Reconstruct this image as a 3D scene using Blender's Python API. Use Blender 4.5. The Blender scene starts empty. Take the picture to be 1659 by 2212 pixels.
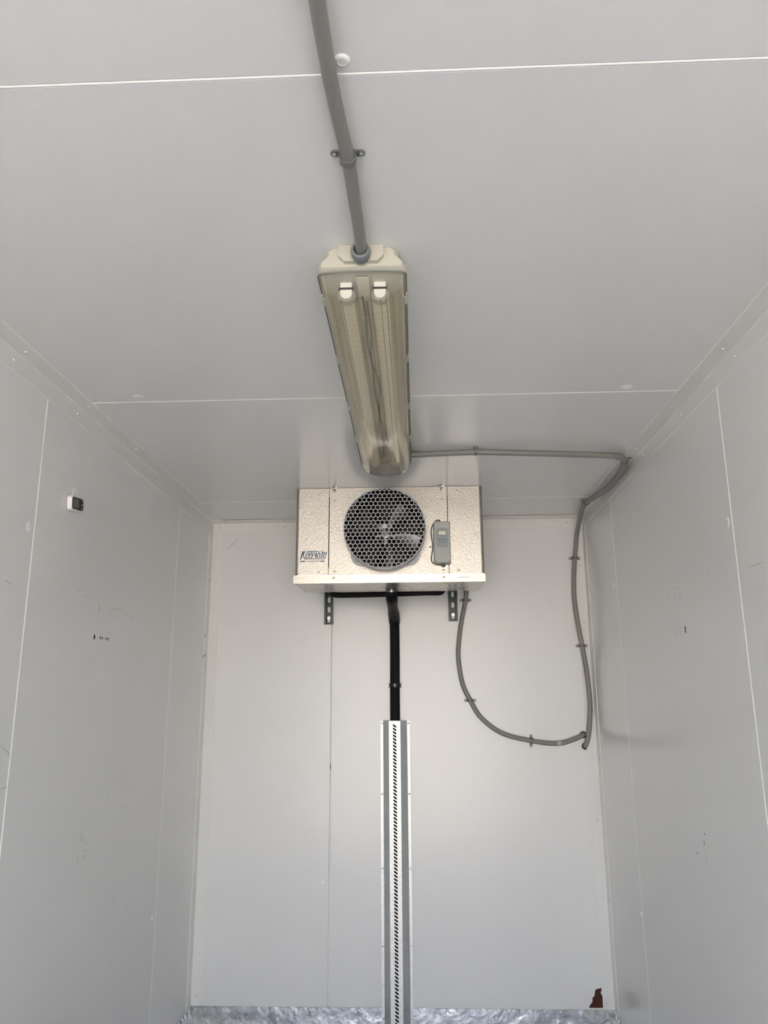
import bpy, bmesh, math, random
from mathutils import Vector, Matrix

# ------------------------------------------------------------------ camera
S = bpy.context.scene
COL = S.collection
cam_data = bpy.data.cameras.new('camera')
cam = bpy.data.objects.new('camera', cam_data)
COL.objects.link(cam)
cam_data.sensor_fit = 'VERTICAL'
cam_data.sensor_height = 36.0
cam_data.lens = 1659.67 / 2212.0 * 36.0
cam_data.clip_start = 0.01
_y, _p, _r = math.radians(2.33894), math.radians(13.78168), math.radians(-0.33844)
_f = Vector((-math.sin(_y) * math.cos(_p), math.cos(_y) * math.cos(_p), math.sin(_p)))
_rt = Vector((math.cos(_y), math.sin(_y), 0))
_up = _rt.cross(_f)
_r2 = _rt * math.cos(_r) + _up * math.sin(_r)
_u2 = _up * math.cos(_r) - _rt * math.sin(_r)
cam.matrix_world = Matrix(((_r2.x, _u2.x, -_f.x, 0), (_r2.y, _u2.y, -_f.y, 0),
                           (_r2.z, _u2.z, -_f.z, 1.6), (0, 0, 0, 1)))
S.camera = cam

# ------------------------------------------------------------------ sky, sun, exposure
w = bpy.data.worlds.new('sky')
S.world = w
w.use_nodes = True
nt = w.node_tree
nt.nodes.clear()
sky = nt.nodes.new('ShaderNodeTexSky')
sky.sky_type = 'NISHITA'
sky.sun_disc = False
sky.sun_elevation = math.radians(50)
sky.sun_rotation = math.radians(48)
sky.air_density = 1.0
sky.dust_density = 2.0
bg = nt.nodes.new('ShaderNodeBackground')
bg.inputs['Strength'].default_value = 0.42
wo = nt.nodes.new('ShaderNodeOutputWorld')
nt.links.new(sky.outputs[0], bg.inputs[0])
nt.links.new(bg.outputs[0], wo.inputs[0])
sd = bpy.data.lights.new('sun', 'SUN')
sd.energy = 5.5
sd.angle = math.radians(0.6)
sd.color = (1.0, 0.93, 0.83)
sun = bpy.data.objects.new('sun', sd)
COL.objects.link(sun)
_el, _az = math.radians(48), math.radians(42)   # azimuth from +X towards +Y
_d = Vector((math.cos(_el) * math.cos(_az), math.cos(_el) * math.sin(_az), math.sin(_el)))
sun.rotation_euler = _d.to_track_quat('Z', 'Y').to_euler()
sun.location = (6, 0, 8)
S.view_settings.view_transform = 'Standard'
S.view_settings.look = 'None'
S.view_settings.gamma = 1.0
S.view_settings.use_curve_mapping = False
S.view_settings.exposure = 2.12
S.render.film_transparent = False
try:
    S.cycles.max_bounces = 14
    S.cycles.diffuse_bounces = 8
    S.cycles.glossy_bounces = 8
    S.cycles.transparent_max_bounces = 24
    S.cycles.sample_clamp_indirect = 6.0
    S.cycles.caustics_reflective = False
    S.cycles.caustics_refractive = False
except Exception:
    pass

# room sizes (metres)
XL, XR, YB, YF, ZC = -1.0036, 0.8163, 3.70, -1.5, 2.4642
TH = 0.06
SCUFF_L=[[(2.2329,1.9233),(2.252,1.9239)],[(2.2916,1.9123),(2.3194,1.9113)],[(2.4029,1.9282),(2.4062,1.922)],[(2.4603,1.9317),(2.4554,1.9215)],[(2.397,1.9088),(2.3963,1.8928),(2.3962,1.8737)],[(2.4754,1.9021),(2.491,1.9017)],[(2.5095,1.8992),(2.5311,1.9003)],[(2.534,1.904),(2.5902,1.9047)],[(2.6068,1.8989),(2.6304,1.898)],[(2.6761,1.8904),(2.7033,1.8897)],[(2.4874,1.8848),(2.5089,1.8844)],[(2.5434,1.8759),(2.5692,1.8769)],[(2.6732,1.8763),(2.6951,1.877)],[(2.3948,1.1634),(2.3907,1.1431)],[(2.4404,1.1562),(2.4432,1.1427)],[(2.4667,1.2293),(2.4694,1.223)],[(2.4364,1.1688),(2.451,1.1685)],[(2.4039,1.2217),(2.4137,1.1947)],[(2.4472,1.1869),(2.4533,1.1858)],[(2.5183,1.1714),(2.5347,1.1674)],[(2.7302,1.2556),(2.762,1.2371)],[(2.5739,1.3153),(2.5957,1.3073)],[(2.7033,0.9892),(2.7067,0.9555)],[(2.8286,0.926),(2.8475,0.9267)],[(3.2957,0.5026),(3.312,0.4944)],[(1.8905,1.499),(1.9383,1.4757)],[(1.9074,1.3985),(1.9401,1.3997)],[(1.8253,1.8903),(1.8602,1.8865)]]
SCUFF_R=[[(2.4479,1.9216),(2.4511,1.9012)],[(2.3999,1.9242),(2.4109,1.8961)],[(2.4525,1.9445),(2.447,1.9344)],[(2.4076,1.9398),(2.4058,1.9318)],[(2.5271,1.9156),(2.4983,1.9274)],[(2.2826,1.9339),(2.27,1.935)],[(2.1985,1.9354),(2.1894,1.9353)],[(2.1646,1.9351),(2.1483,1.9341)],[(2.3204,1.9338),(2.3078,1.9333)],[(1.8928,1.912),(1.8232,1.9106)],[(2.433,1.8162),(2.4372,1.7927)],[(2.4761,1.8165),(2.4813,1.794)],[(2.4065,1.1785),(2.4028,1.1713)],[(2.4031,1.1585),(2.403,1.1468)]]
SCUFF_B=[[(-0.8607,2.4121),(-0.8686,2.3889)],[(-0.8739,2.3762),(-0.8835,2.3742),(-0.8975,2.3596),(-0.9176,2.3388),(-0.9357,2.3243)]]
HOLE_L=[(2.3802,1.7972),(2.4242,1.7988),(2.4404,1.798),(2.472,1.7994),(2.4888,1.799)]
HOLE_L2=[(3.6401,1.9018),(3.624,1.8071),(3.6493,1.8124)]
HOLE_R=[(2.3868,1.8088),(2.3885,1.7988),(2.397,1.2231),(2.4046,1.2011),(2.4045,1.1933),(2.4715,1.159)]
RUST=[(0.7077,0.3288),(0.7108,0.3373),(0.7232,0.3517),(0.7242,0.3659),(0.7331,0.3746),(0.7377,0.3947),(0.7445,0.4005),(0.7586,0.4023),(0.764,0.4064),(0.7644,0.3949),(0.7593,0.3862),(0.7661,0.3749),(0.766,0.3293)]

# ------------------------------------------------------------------ materials
def srgb(r, g, b):
    f = lambda c: (c / 255 / 12.92) if c / 255 <= 0.04045 else ((c / 255 + 0.055) / 1.055) ** 2.4
    return (f(r), f(g), f(b), 1)

def mat(name, col, rough=0.5, metal=0.0, noise=0.0, nscale=20, bump=0.0, bscale=60, stretch=(1, 1, 1),
        spec=0.5, coat=0.0, rvar=0.0, bdist=0.001):
    m = bpy.data.materials.new(name)
    m.use_nodes = True
    t = m.node_tree
    b = t.nodes['Principled BSDF']
    b.inputs['Base Color'].default_value = col
    b.inputs['Roughness'].default_value = rough
    b.inputs['Metallic'].default_value = metal
    b.inputs['Specular IOR Level'].default_value = spec
    b.inputs['Coat Weight'].default_value = coat
    tc = t.nodes.new('ShaderNodeTexCoord')
    mp = t.nodes.new('ShaderNodeMapping')
    mp.inputs['Scale'].default_value = stretch
    t.links.new(tc.outputs['Object'], mp.inputs['Vector'])
    if noise or rvar:
        n = t.nodes.new('ShaderNodeTexNoise')
        n.inputs['Scale'].default_value = nscale
        n.inputs['Detail'].default_value = 6
        t.links.new(mp.outputs[0], n.inputs['Vector'])
        if noise:
            mr = t.nodes.new('ShaderNodeMapRange')
            mr.inputs['To Min'].default_value = 1 - noise
            mr.inputs['To Max'].default_value = 1 + noise
            t.links.new(n.outputs[0], mr.inputs['Value'])
            mx = t.nodes.new('ShaderNodeVectorMath')
            mx.operation = 'SCALE'
            mx.inputs[0].default_value = col[:3]
            t.links.new(mr.outputs[0], mx.inputs['Scale'])
            t.links.new(mx.outputs[0], b.inputs['Base Color'])
        if rvar:
            m2 = t.nodes.new('ShaderNodeMapRange')
            m2.inputs['To Min'].default_value = max(0.02, rough - rvar)
            m2.inputs['To Max'].default_value = rough + rvar
            t.links.new(n.outputs[0], m2.inputs['Value'])
            t.links.new(m2.outputs[0], b.inputs['Roughness'])
    if bump:
        n2 = t.nodes.new('ShaderNodeTexNoise')
        n2.inputs['Scale'].default_value = bscale
        n2.inputs['Detail'].default_value = 3
        t.links.new(mp.outputs[0], n2.inputs['Vector'])
        bp = t.nodes.new('ShaderNodeBump')
        bp.inputs['Strength'].default_value = bump
        bp.inputs['Distance'].default_value = bdist
        t.links.new(n2.outputs[0], bp.inputs['Height'])
        t.links.new(bp.outputs[0], b.inputs['Normal'])
    return m

def clear_mat(name, tint, gloss=0.08, haze=0.10, hazecol=(0.5, 0.45, 0.33), lines=0.0):
    """thin aged clear plastic: tinted see-through, a little haze, a fresnel reflection"""
    m = bpy.data.materials.new(name)
    m.use_nodes = True
    t = m.node_tree
    t.nodes.clear()
    N = t.nodes.new
    tr = N('ShaderNodeBsdfTransparent'); tr.inputs[0].default_value = (*tint, 1)
    df = N('ShaderNodeBsdfDiffuse'); df.inputs[0].default_value = (*hazecol, 1)
    gl = N('ShaderNodeBsdfGlossy'); gl.inputs['Roughness'].default_value = 0.06
    mx1 = N('ShaderNodeMixShader'); mx1.inputs[0].default_value = haze
    mx2 = N('ShaderNodeMixShader')
    lw = N('ShaderNodeLayerWeight'); lw.inputs['Blend'].default_value = 0.5
    pw = N('ShaderNodeMath'); pw.operation = 'POWER'; pw.inputs[1].default_value = 4.5
    fr = N('ShaderNodeMath'); fr.operation = 'MULTIPLY_ADD'; fr.inputs[1].default_value = 0.9; fr.inputs[2].default_value = 0.05
    t.links.new(lw.outputs['Facing'], pw.inputs[0]); t.links.new(pw.outputs[0], fr.inputs[0])
    out = N('ShaderNodeOutputMaterial')
    L = t.links.new
    if lines:
        tc = N('ShaderNodeTexCoord')
        wv = N('ShaderNodeTexWave'); wv.bands_direction = 'Y'; wv.inputs['Scale'].default_value = 12.5
        wv.inputs['Distortion'].default_value = 0.6; wv.inputs['Detail Scale'].default_value = 3
        L(tc.outputs['Object'], wv.inputs['Vector'])
    if lines:
        cm = N('ShaderNodeMapRange'); cm.inputs['From Min'].default_value = 0.97; cm.inputs['From Max'].default_value = 1.0
        cm.inputs['To Min'].default_value = 1.0; cm.inputs['To Max'].default_value = 1.0 - lines
        sc = N('ShaderNodeVectorMath'); sc.operation = 'SCALE'; sc.inputs[0].default_value = tint
        L(wv.outputs['Fac'], cm.inputs['Value']); L(cm.outputs[0], sc.inputs['Scale']); L(sc.outputs[0], tr.inputs[0])
    L(tr.outputs[0], mx1.inputs[1]); L(df.outputs[0], mx1.inputs[2])
    L(fr.outputs[0], mx2.inputs[0]); L(mx1.outputs[0], mx2.inputs[1]); L(gl.outputs[0], mx2.inputs[2])
    L(mx2.outputs[0], out.inputs[0])
    return m

M = {}
M['panel'] = mat('white_panel_paint', (0.80, 0.80, 0.79, 1), 0.22, noise=0.02, nscale=2.5, rvar=0.03, spec=0.5, bump=0.06, bscale=6, bdist=0.004)
M['trim'] = mat('cream_white_trim', (0.80, 0.795, 0.77, 1), 0.28, noise=0.02, nscale=5)
M['bead'] = mat('white_sealant_glint', (0.93, 0.92, 0.88, 1), 0.4)  # white for sealant and for painted highlights on joints and folds
M['rivet'] = mat('white_rivet', (0.75, 0.75, 0.72, 1), 0.25, metal=0.3)
M['shell'] = mat('outer_shell', (0.7, 0.7, 0.7, 1), 0.5, noise=0.03)
M['floor'] = mat('floor_aluminium', (0.30, 0.31, 0.33, 1), 0.45, metal=0.6, noise=0.1, nscale=9, bump=0.3, bscale=50)
M['ground'] = mat('sunlit_concrete', (0.36, 0.325, 0.275, 1), 0.9, noise=0.12, nscale=1.5, bump=0.3, bscale=30)
M['treadtop'] = mat('glint_bright_tread', (0.93, 0.92, 0.90, 1), 0.24, metal=1.0, bump=0.3, bscale=90)  # lighter than the plate: glints of the treads put into the colour
M['bounce'] = mat('tan_bounce_wall', (0.80, 0.74, 0.65, 1), 0.9, noise=0.05, nscale=1)  # warm pale colour for the added bounce wall
M['tread'] = mat('bright_checker_plate', (0.66, 0.64, 0.61, 1), 0.20, metal=1.0, noise=0.08, nscale=14, bump=0.8, bscale=16, bdist=0.008, rvar=0.08)
M['stucco'] = mat('embossed_aluminium', (0.46, 0.435, 0.395, 1), 0.36, metal=1.0, noise=0.06, nscale=8, bump=0.6, bscale=210, stretch=(1, 1, 0.8), bdist=0.0014, rvar=0.06)
M['pan'] = mat('smooth_aluminium', (0.42, 0.405, 0.37, 1), 0.27, metal=1.0, noise=0.05, nscale=6, bump=0.1, bscale=9, stretch=(1, 1, 5), rvar=0.05)
M['guard'] = mat('grey_plastic_guard', srgb(196, 197, 200), 0.45, noise=0.03)
M['blade'] = mat('fan_aluminium', (0.28, 0.27, 0.26, 1), 0.35, metal=1.0, noise=0.1)
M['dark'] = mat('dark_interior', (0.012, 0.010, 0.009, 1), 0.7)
M['coil'] = mat('copper_brown_coil', (0.05, 0.03, 0.02, 1), 0.6, noise=0.4, nscale=40)
M['steel'] = mat('zinc_steel', (0.62, 0.60, 0.56, 1), 0.30, metal=1.0, noise=0.1, nscale=60)
M['screw'] = mat('dull_screw', (0.42, 0.38, 0.30, 1), 0.35, metal=1.0)
M['galv'] = mat('galvanised_steel', (0.56, 0.585, 0.60, 1), 0.50, metal=0.75, noise=0.10, nscale=35, rvar=0.1)
M['strip'] = mat('bright_galvanised_strip', (0.66, 0.655, 0.63, 1), 0.42, metal=0.55, noise=0.25, nscale=70, rvar=0.08)
M['rubber'] = mat('black_pipe_insulation', (0.005, 0.005, 0.005, 1), 0.75, spec=0.25, bump=0.2, bscale=120)
M['tape'] = mat('black_tape', (0.003, 0.003, 0.003, 1), 0.5, spec=0.2, bump=0.5, bscale=60, bdist=0.003)
M['strut'] = mat('dark_green_paint', (0.004, 0.022, 0.016, 1), 0.35, noise=0.2)
M['conduit'] = mat('grey_conduit', srgb(134, 132, 127), 0.42, noise=0.05, nscale=30)
M['strap'] = mat('grey_strap', srgb(112, 112, 106), 0.40, noise=0.06)
M['cream'] = mat('cream_plastic', srgb(198, 195, 180), 0.40, noise=0.03, nscale=12)
M['gland'] = mat('blue_grey_gland', srgb(118, 122, 126), 0.45)
M['clear'] = clear_mat('aged_clear_diffuser', (0.975, 0.945, 0.85), haze=0.15, hazecol=(0.80, 0.72, 0.50), lines=0.22)
M['olive'] = mat('aged_rib_edge', srgb(128, 116, 78), 0.4)
M['clearcap'] = clear_mat('clear_diffuser_end', (0.96, 0.96, 0.94), haze=0.05, hazecol=(0.7, 0.7, 0.68))
M['prism'] = clear_mat('prismatic_end', (0.70, 0.71, 0.72), haze=0.35, hazecol=(0.30, 0.30, 0.30))
M['cliplight'] = mat('pale_clip_plastic', srgb(196, 194, 186), 0.3)
M['tray'] = mat('reflector_tray', srgb(238, 232, 212), 0.45, noise=0.03)
M['tube'] = mat('unlit_lamp_glass', srgb(245, 240, 224), 0.25, noise=0.02)
M['holder'] = mat('white_lampholder', srgb(245, 243, 236), 0.35)
M['black'] = mat('black_plastic', (0.008, 0.008, 0.01, 1), 0.25)
M['white'] = mat('white_plastic', srgb(236, 232, 228), 0.35)
M['lcd'] = mat('grey_green_lcd', srgb(98, 100, 92), 0.20)
M['button'] = mat('grey_button', srgb(92, 90, 92), 0.4)
M['ctrl'] = mat('grey_controller_plastic', srgb(176, 180, 176), 0.42, noise=0.02)
M['ctrl_label'] = mat('grey_label_film', srgb(150, 156, 154), 0.35)
M['lcdcream'] = mat('cream_display', srgb(232, 222, 204), 0.25)
M['blueink'] = mat('blue_ink', srgb(88, 122, 165), 0.5)
M['greyink'] = mat('grey_ink', srgb(110, 120, 124), 0.5)
M['teal'] = mat('teal_ink', srgb(0, 92, 122), 0.35)
M['rust'] = mat('brown_rust', srgb(66, 26, 13), 0.75, noise=0.6, nscale=70, bump=0.5, bscale=150)
M['scuff'] = mat('dark_scuff', srgb(104, 102, 96), 0.6)
M['hole'] = mat('dark_hole', (0.012, 0.010, 0.009, 1), 0.8)
M['putty'] = mat('dirty_sealant', srgb(190, 182, 162), 0.6, noise=0.25, nscale=60)
M['capflat'] = mat('pale_flat_cap', (0.88, 0.88, 0.86, 1), 0.3)
M['cap'] = mat('white_cap', srgb(238, 236, 232), 0.35)

# ------------------------------------------------------------------ mesh helpers
class G:
    """collects shapes into one bmesh; build() links it as ONE mesh object"""
    def __init__(s): s.b = bmesh.new()
    def box(s, x0, x1, y0, y1, z0, z1, bev=0.0, seg=1):
        r = bmesh.ops.create_cube(s.b, size=1)
        vs = r['verts']
        for v in vs:
            v.co = Vector(((x0 + x1) / 2 + v.co.x * (x1 - x0), (y0 + y1) / 2 + v.co.y * (y1 - y0), (z0 + z1) / 2 + v.co.z * (z1 - z0)))
        if bev:
            es = list({e for v in vs for e in v.link_edges})
            bmesh.ops.bevel(s.b, geom=es, offset=bev, segments=seg, affect='EDGES', profile=0.5, clamp_overlap=True)
        return s
    def cyl(s, p0, p1, r0, r1=None, seg=20, cap=True):
        p0, p1 = Vector(p0), Vector(p1)
        d = p1 - p0
        q = Vector((0, 0, 1)).rotation_difference(d.normalized()).to_matrix().to_4x4()
        bmesh.ops.create_cone(s.b, cap_ends=cap, segments=seg, radius1=r0, radius2=r0 if r1 is None else r1,
                              depth=d.length, matrix=Matrix.Translation((p0 + p1) / 2) @ q)
        return s
    def lathe(s, o, n, prof, seg=24):
        """prof: (radius, height along n); radius 0 closes"""
        o, n = Vector(o), Vector(n).normalized()
        a = n.orthogonal().normalized(); c = n.cross(a)
        rings = []
        for r, h in prof:
            if r < 1e-6: rings.append([s.b.verts.new(o + n * h)])
            else: rings.append([s.b.verts.new(o + n * h + a * (r * math.cos(2 * math.pi * k / seg)) + c * (r * math.sin(2 * math.pi * k / seg))) for k in range(seg)])
        for A, B in zip(rings, rings[1:]):
            for k in range(seg):
                k2 = (k + 1) % seg
                if len(A) == 1: f = [A[0], B[k], B[k2]]
                elif len(B) == 1: f = [A[k], B[0], A[k2]]
                else: f = [A[k], B[k], B[k2], A[k2]]
                s.b.faces.new(f)
        return s
    def loft(s, rings, closed=True, caps=True):
        R = [[s.b.verts.new(p) for p in r] for r in rings]
        n = len(R[0])
        for A, B in zip(R, R[1:]):
            for k in range(n if closed else n - 1):
                s.b.faces.new([A[k], A[(k + 1) % n], B[(k + 1) % n], B[k]])
        if caps and closed:
            s.b.faces.new(list(reversed(R[0]))); s.b.faces.new(R[-1])
        return s
    def tube(s, pts, r, seg=14, rib=0.0, pitch=0.005, step=None, rr=None, ymax=None):
        P = spline(pts, step or (pitch / 3 if rib else 0.01))
        T = [(P[min(i + 1, len(P) - 1)] - P[max(i - 1, 0)]).normalized() for i in range(len(P))]
        u = T[0].orthogonal().normalized()
        rings = []; L = 0
        for i, p in enumerate(P):
            if i:
                L += (p - P[i - 1]).length
                u = (u - T[i] * u.dot(T[i])).normalized()
            v = T[i].cross(u)
            q = r if rr is None else rr(i / (len(P) - 1))
            q = q + rib * math.cos(2 * math.pi * L / pitch)
            rings.append([p + u * (q * math.cos(2 * math.pi * k / seg)) + v * (q * math.sin(2 * math.pi * k / seg)) for k in range(seg)])
        if ymax is not None:
            for r_ in rings:
                for p in r_: p.y = min(p.y, ymax)
        return s.loft(rings)
    def prism(s, poly, f, d):
        """poly: 2D points, f(a,b,h)->3D, extruded h=0..d"""
        A = [s.b.verts.new(f(a, b, 0)) for a, b in poly]
        B = [s.b.verts.new(f(a, b, d)) for a, b in poly]
        n = len(poly)
        for k in range(n):
            s.b.faces.new([A[k], A[(k + 1) % n], B[(k + 1) % n], B[k]])
        s.b.faces.new(list(reversed(A))); s.b.faces.new(B)
        return s
    def stroke(s, pts, w, f, d, taper=False):
        for i in range(len(pts) - 1):
            (a0, b0), (a1, b1) = pts[i], pts[i + 1]
            l = math.hypot(a1 - a0, b1 - b0) or 1
            nx, ny = -(b1 - b0) / l * w / 2, (a1 - a0) / l * w / 2
            k0 = 0.4 if taper and i == 0 else 1
            k1 = 0.4 if taper and i == len(pts) - 2 else 1
            s.prism([(a0 + nx * k0, b0 + ny * k0), (a0 - nx * k0, b0 - ny * k0), (a1 - nx * k1, b1 - ny * k1), (a1 + nx * k1, b1 + ny * k1)], f, d)
        return s
    def holed(s, hw, hh, hole, f, d, n=24):
        """rectangle +-hw,+-hh with a hole given as radius(angle); f(a,b,h)->3D; thickness d"""
        ca = [math.atan2(sy * hh, sx * hw) for sx in (1, -1) for sy in (1, -1)]
        an = sorted(set([round(2 * math.pi * k / n - math.pi, 5) for k in range(n)] + [round(a, 5) for a in ca]))
        O, I = [], []
        for a in an:
            c, t = math.cos(a), math.sin(a)
            k = min(hw / abs(c) if abs(c) > 1e-9 else 1e9, hh / abs(t) if abs(t) > 1e-9 else 1e9)
            O.append((c * k, t * k)); r = hole(a); I.append((c * r, t * r))
        m = len(an)
        V = [[s.b.verts.new(f(*p, h)) for p in L] for h in (0, d) for L in (O, I)]
        O0, I0, O1, I1 = V
        for k in range(m):
            j = (k + 1) % m
            s.b.faces.new([O1[k], O1[j], I1[j], I1[k]]); s.b.faces.new([O0[j], O0[k], I0[k], I0[j]])
            s.b.faces.new([I0[k], I0[j], I1[j], I1[k]]); s.b.faces.new([O0[j], O0[k], O1[k], O1[j]])
        return s
    def build(s, name, m, parent=None, smooth=40, stuff=False, label=None, at=None):
        bmesh.ops.recalc_face_normals(s.b, faces=s.b.faces)
        me = bpy.data.meshes.new(name)
        if at is not None:
            bmesh.ops.translate(s.b, verts=s.b.verts, vec=-Vector(at))
        s.b.to_mesh(me); s.b.free()
        if smooth:
            for p in me.polygons: p.use_smooth = True
            me.set_sharp_from_angle(angle=math.radians(smooth))
        me.materials.append(m)
        o = bpy.data.objects.new(name, me)
        COL.objects.link(o)
        if at is not None: o.location = at
        if parent:
            o.parent = parent
            if at is not None: o.location = Vector(at) - wloc(parent)
            else: o.location = -wloc(parent)
        if stuff: o['kind'] = 'stuff'
        if label: o['label'] = label
        return o

def wloc(o):
    v = Vector((0, 0, 0))
    while o:
        v += o.location; o = o.parent
    return v

def spline(pts, step):
    P = [Vector(p) for p in pts]
    if len(P) == 2:
        n = max(2, int((P[1] - P[0]).length / step)); return [P[0].lerp(P[1], i / n) for i in range(n + 1)]
    Q = [P[0] * 2 - P[1]] + P + [P[-1] * 2 - P[-2]]
    out = []
    for i in range(1, len(Q) - 2):
        a, b, c, d = Q[i - 1:i + 3]
        n = max(2, int((c - b).length / step))
        for k in range(n):
            t = k / n
            out.append(0.5 * ((2 * b) + (c - a) * t + (2 * a - 5 * b + 4 * c - d) * t * t + (-a + 3 * b - 3 * c + d) * t ** 3))
    out.append(P[-1])
    return out

def thing(name, label, cat, loc, group=None):
    o = bpy.data.objects.new(name, None)
    COL.objects.link(o); o.location = loc; o.empty_display_size = 0.05
    o['label'] = label; o['category'] = cat
    if group: o['group'] = group
    return o

def tag(o, label, cat, group=None):
    o['label'] = label; o['category'] = cat
    if group: o['group'] = group
    return o

def struct(o): o['kind'] = 'structure'; return o

def copy_part(src, parent, world):
    c = src.copy(); COL.objects.link(c); c.parent = parent
    c.location = Vector(world) - wloc(parent)
    return c

FY = lambda y: (lambda a, b, h: Vector((a, y - h, b)))       # on a plane facing the camera (back wall)
FL = lambda x: (lambda a, b, h: Vector((x + h, a, b)))       # left wall, proud towards +X
FR = lambda x: (lambda a, b, h: Vector((x - h, a, b)))       # right wall, proud towards -X
FC = lambda z: (lambda a, b, h: Vector((a, b, z - h)))       # ceiling, proud downwards

# ------------------------------------------------------------------ the box: floor, walls, ceiling
wall_bounce = struct(G().box(-11, 12, -11.0, -10.6, -0.95, 3.4).build('wall_bounce', M['bounce'], smooth=0))  # added unseen wall behind the camera, bounces warm light into the box
ground = struct(G().box(-40, 40, -60, 30, -1.05, -0.95).build('ground', M['ground'], smooth=0))
floor = struct(G().box(XL - TH, XR + TH, YF, YB + TH, -0.12, 0).build('floor', M['floor'], smooth=0))
PT = 0.004
ceiling = struct(G().box(XL - TH, XR + TH, YF, YB + TH, ZC + PT, ZC + TH).build('ceiling', M['shell'], smooth=0))
wall_back = struct(G().box(XL - TH, XR + TH, YB + PT, YB + TH, 0, ZC + PT).build('wall_back', M['shell'], smooth=0))
wall_left = struct(G().box(XL - TH, XL - PT, YF, YB + PT, 0, ZC + PT).build('wall_left', M['shell'], smooth=0))
wall_right = struct(G().box(XR + PT, XR + TH, YF, YB + PT, 0, ZC + PT).build('wall_right', M['shell'], smooth=0))
GAP = 0.0027
def edges(a, b, js): 
    e = [a] + [j for j in js if a < j < b] + [b]
    return [(e[i] + (GAP if i else 0), e[i + 1] - (GAP if i < len(e) - 2 else 0)) for i in range(len(e) - 1)]
CJ = [-0.287, 0.909, 2.105, 3.297]
LJ = [-0.45, 0.745, 1.941, 3.153]
RJ = [-0.43, 0.765, 1.962, 3.138]
for a, b in edges(YF, YB, CJ):
    G().box(XL, XR, a, b, ZC, ZC + PT, 0.0012).build('panel', M['panel'], ceiling, smooth=0)
for a, b in edges(YF, YB, LJ):
    G().box(XL - PT, XL, a, b, 0, ZC, 0.0010).build('panel', M['panel'], wall_left, smooth=0)
for a, b in edges(YF, YB, RJ):
    G().box(XR, XR + PT, a, b, 0, ZC, 0.0010).build('panel', M['panel'], wall_right, smooth=0)
for a, b in edges(XL, XR, [-0.405]):
    G().box(a, b, YB, YB + PT, 0, ZC, 0.0006).build('panel', M['panel'], wall_back, smooth=0)
for j in CJ[1:]:  # panel edges catching door light, painted as white beads along the joints
    G().cyl((XL, j + 0.0005, ZC + 0.0018), (XR, j + 0.0005, ZC + 0.0018), 0.0026, seg=12).build('sealant_glint_bead', M['bead'], ceiling)
for j in LJ[1:]:
    G().cyl((XL - 0.0018, j, 0), (XL - 0.0018, j, ZC), 0.0026 if j < 3 else 0.0022, seg=12).build('sealant_glint_bead', M['bead'], wall_left)
for j in RJ[1:]:
    G().cyl((XR + 0.0018, j, 0), (XR + 0.0018, j, ZC), 0.0026 if j < 3 else 0.0022, seg=12).build('sealant_glint_bead', M['bead'], wall_right)
G().cyl((-0.405, YB + 0.0026, 0.33), (-0.405, YB + 0.0026, ZC - 0.06), 0.0022, seg=10).build('sealant_glint_bead', M['bead'], wall_back)

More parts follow.
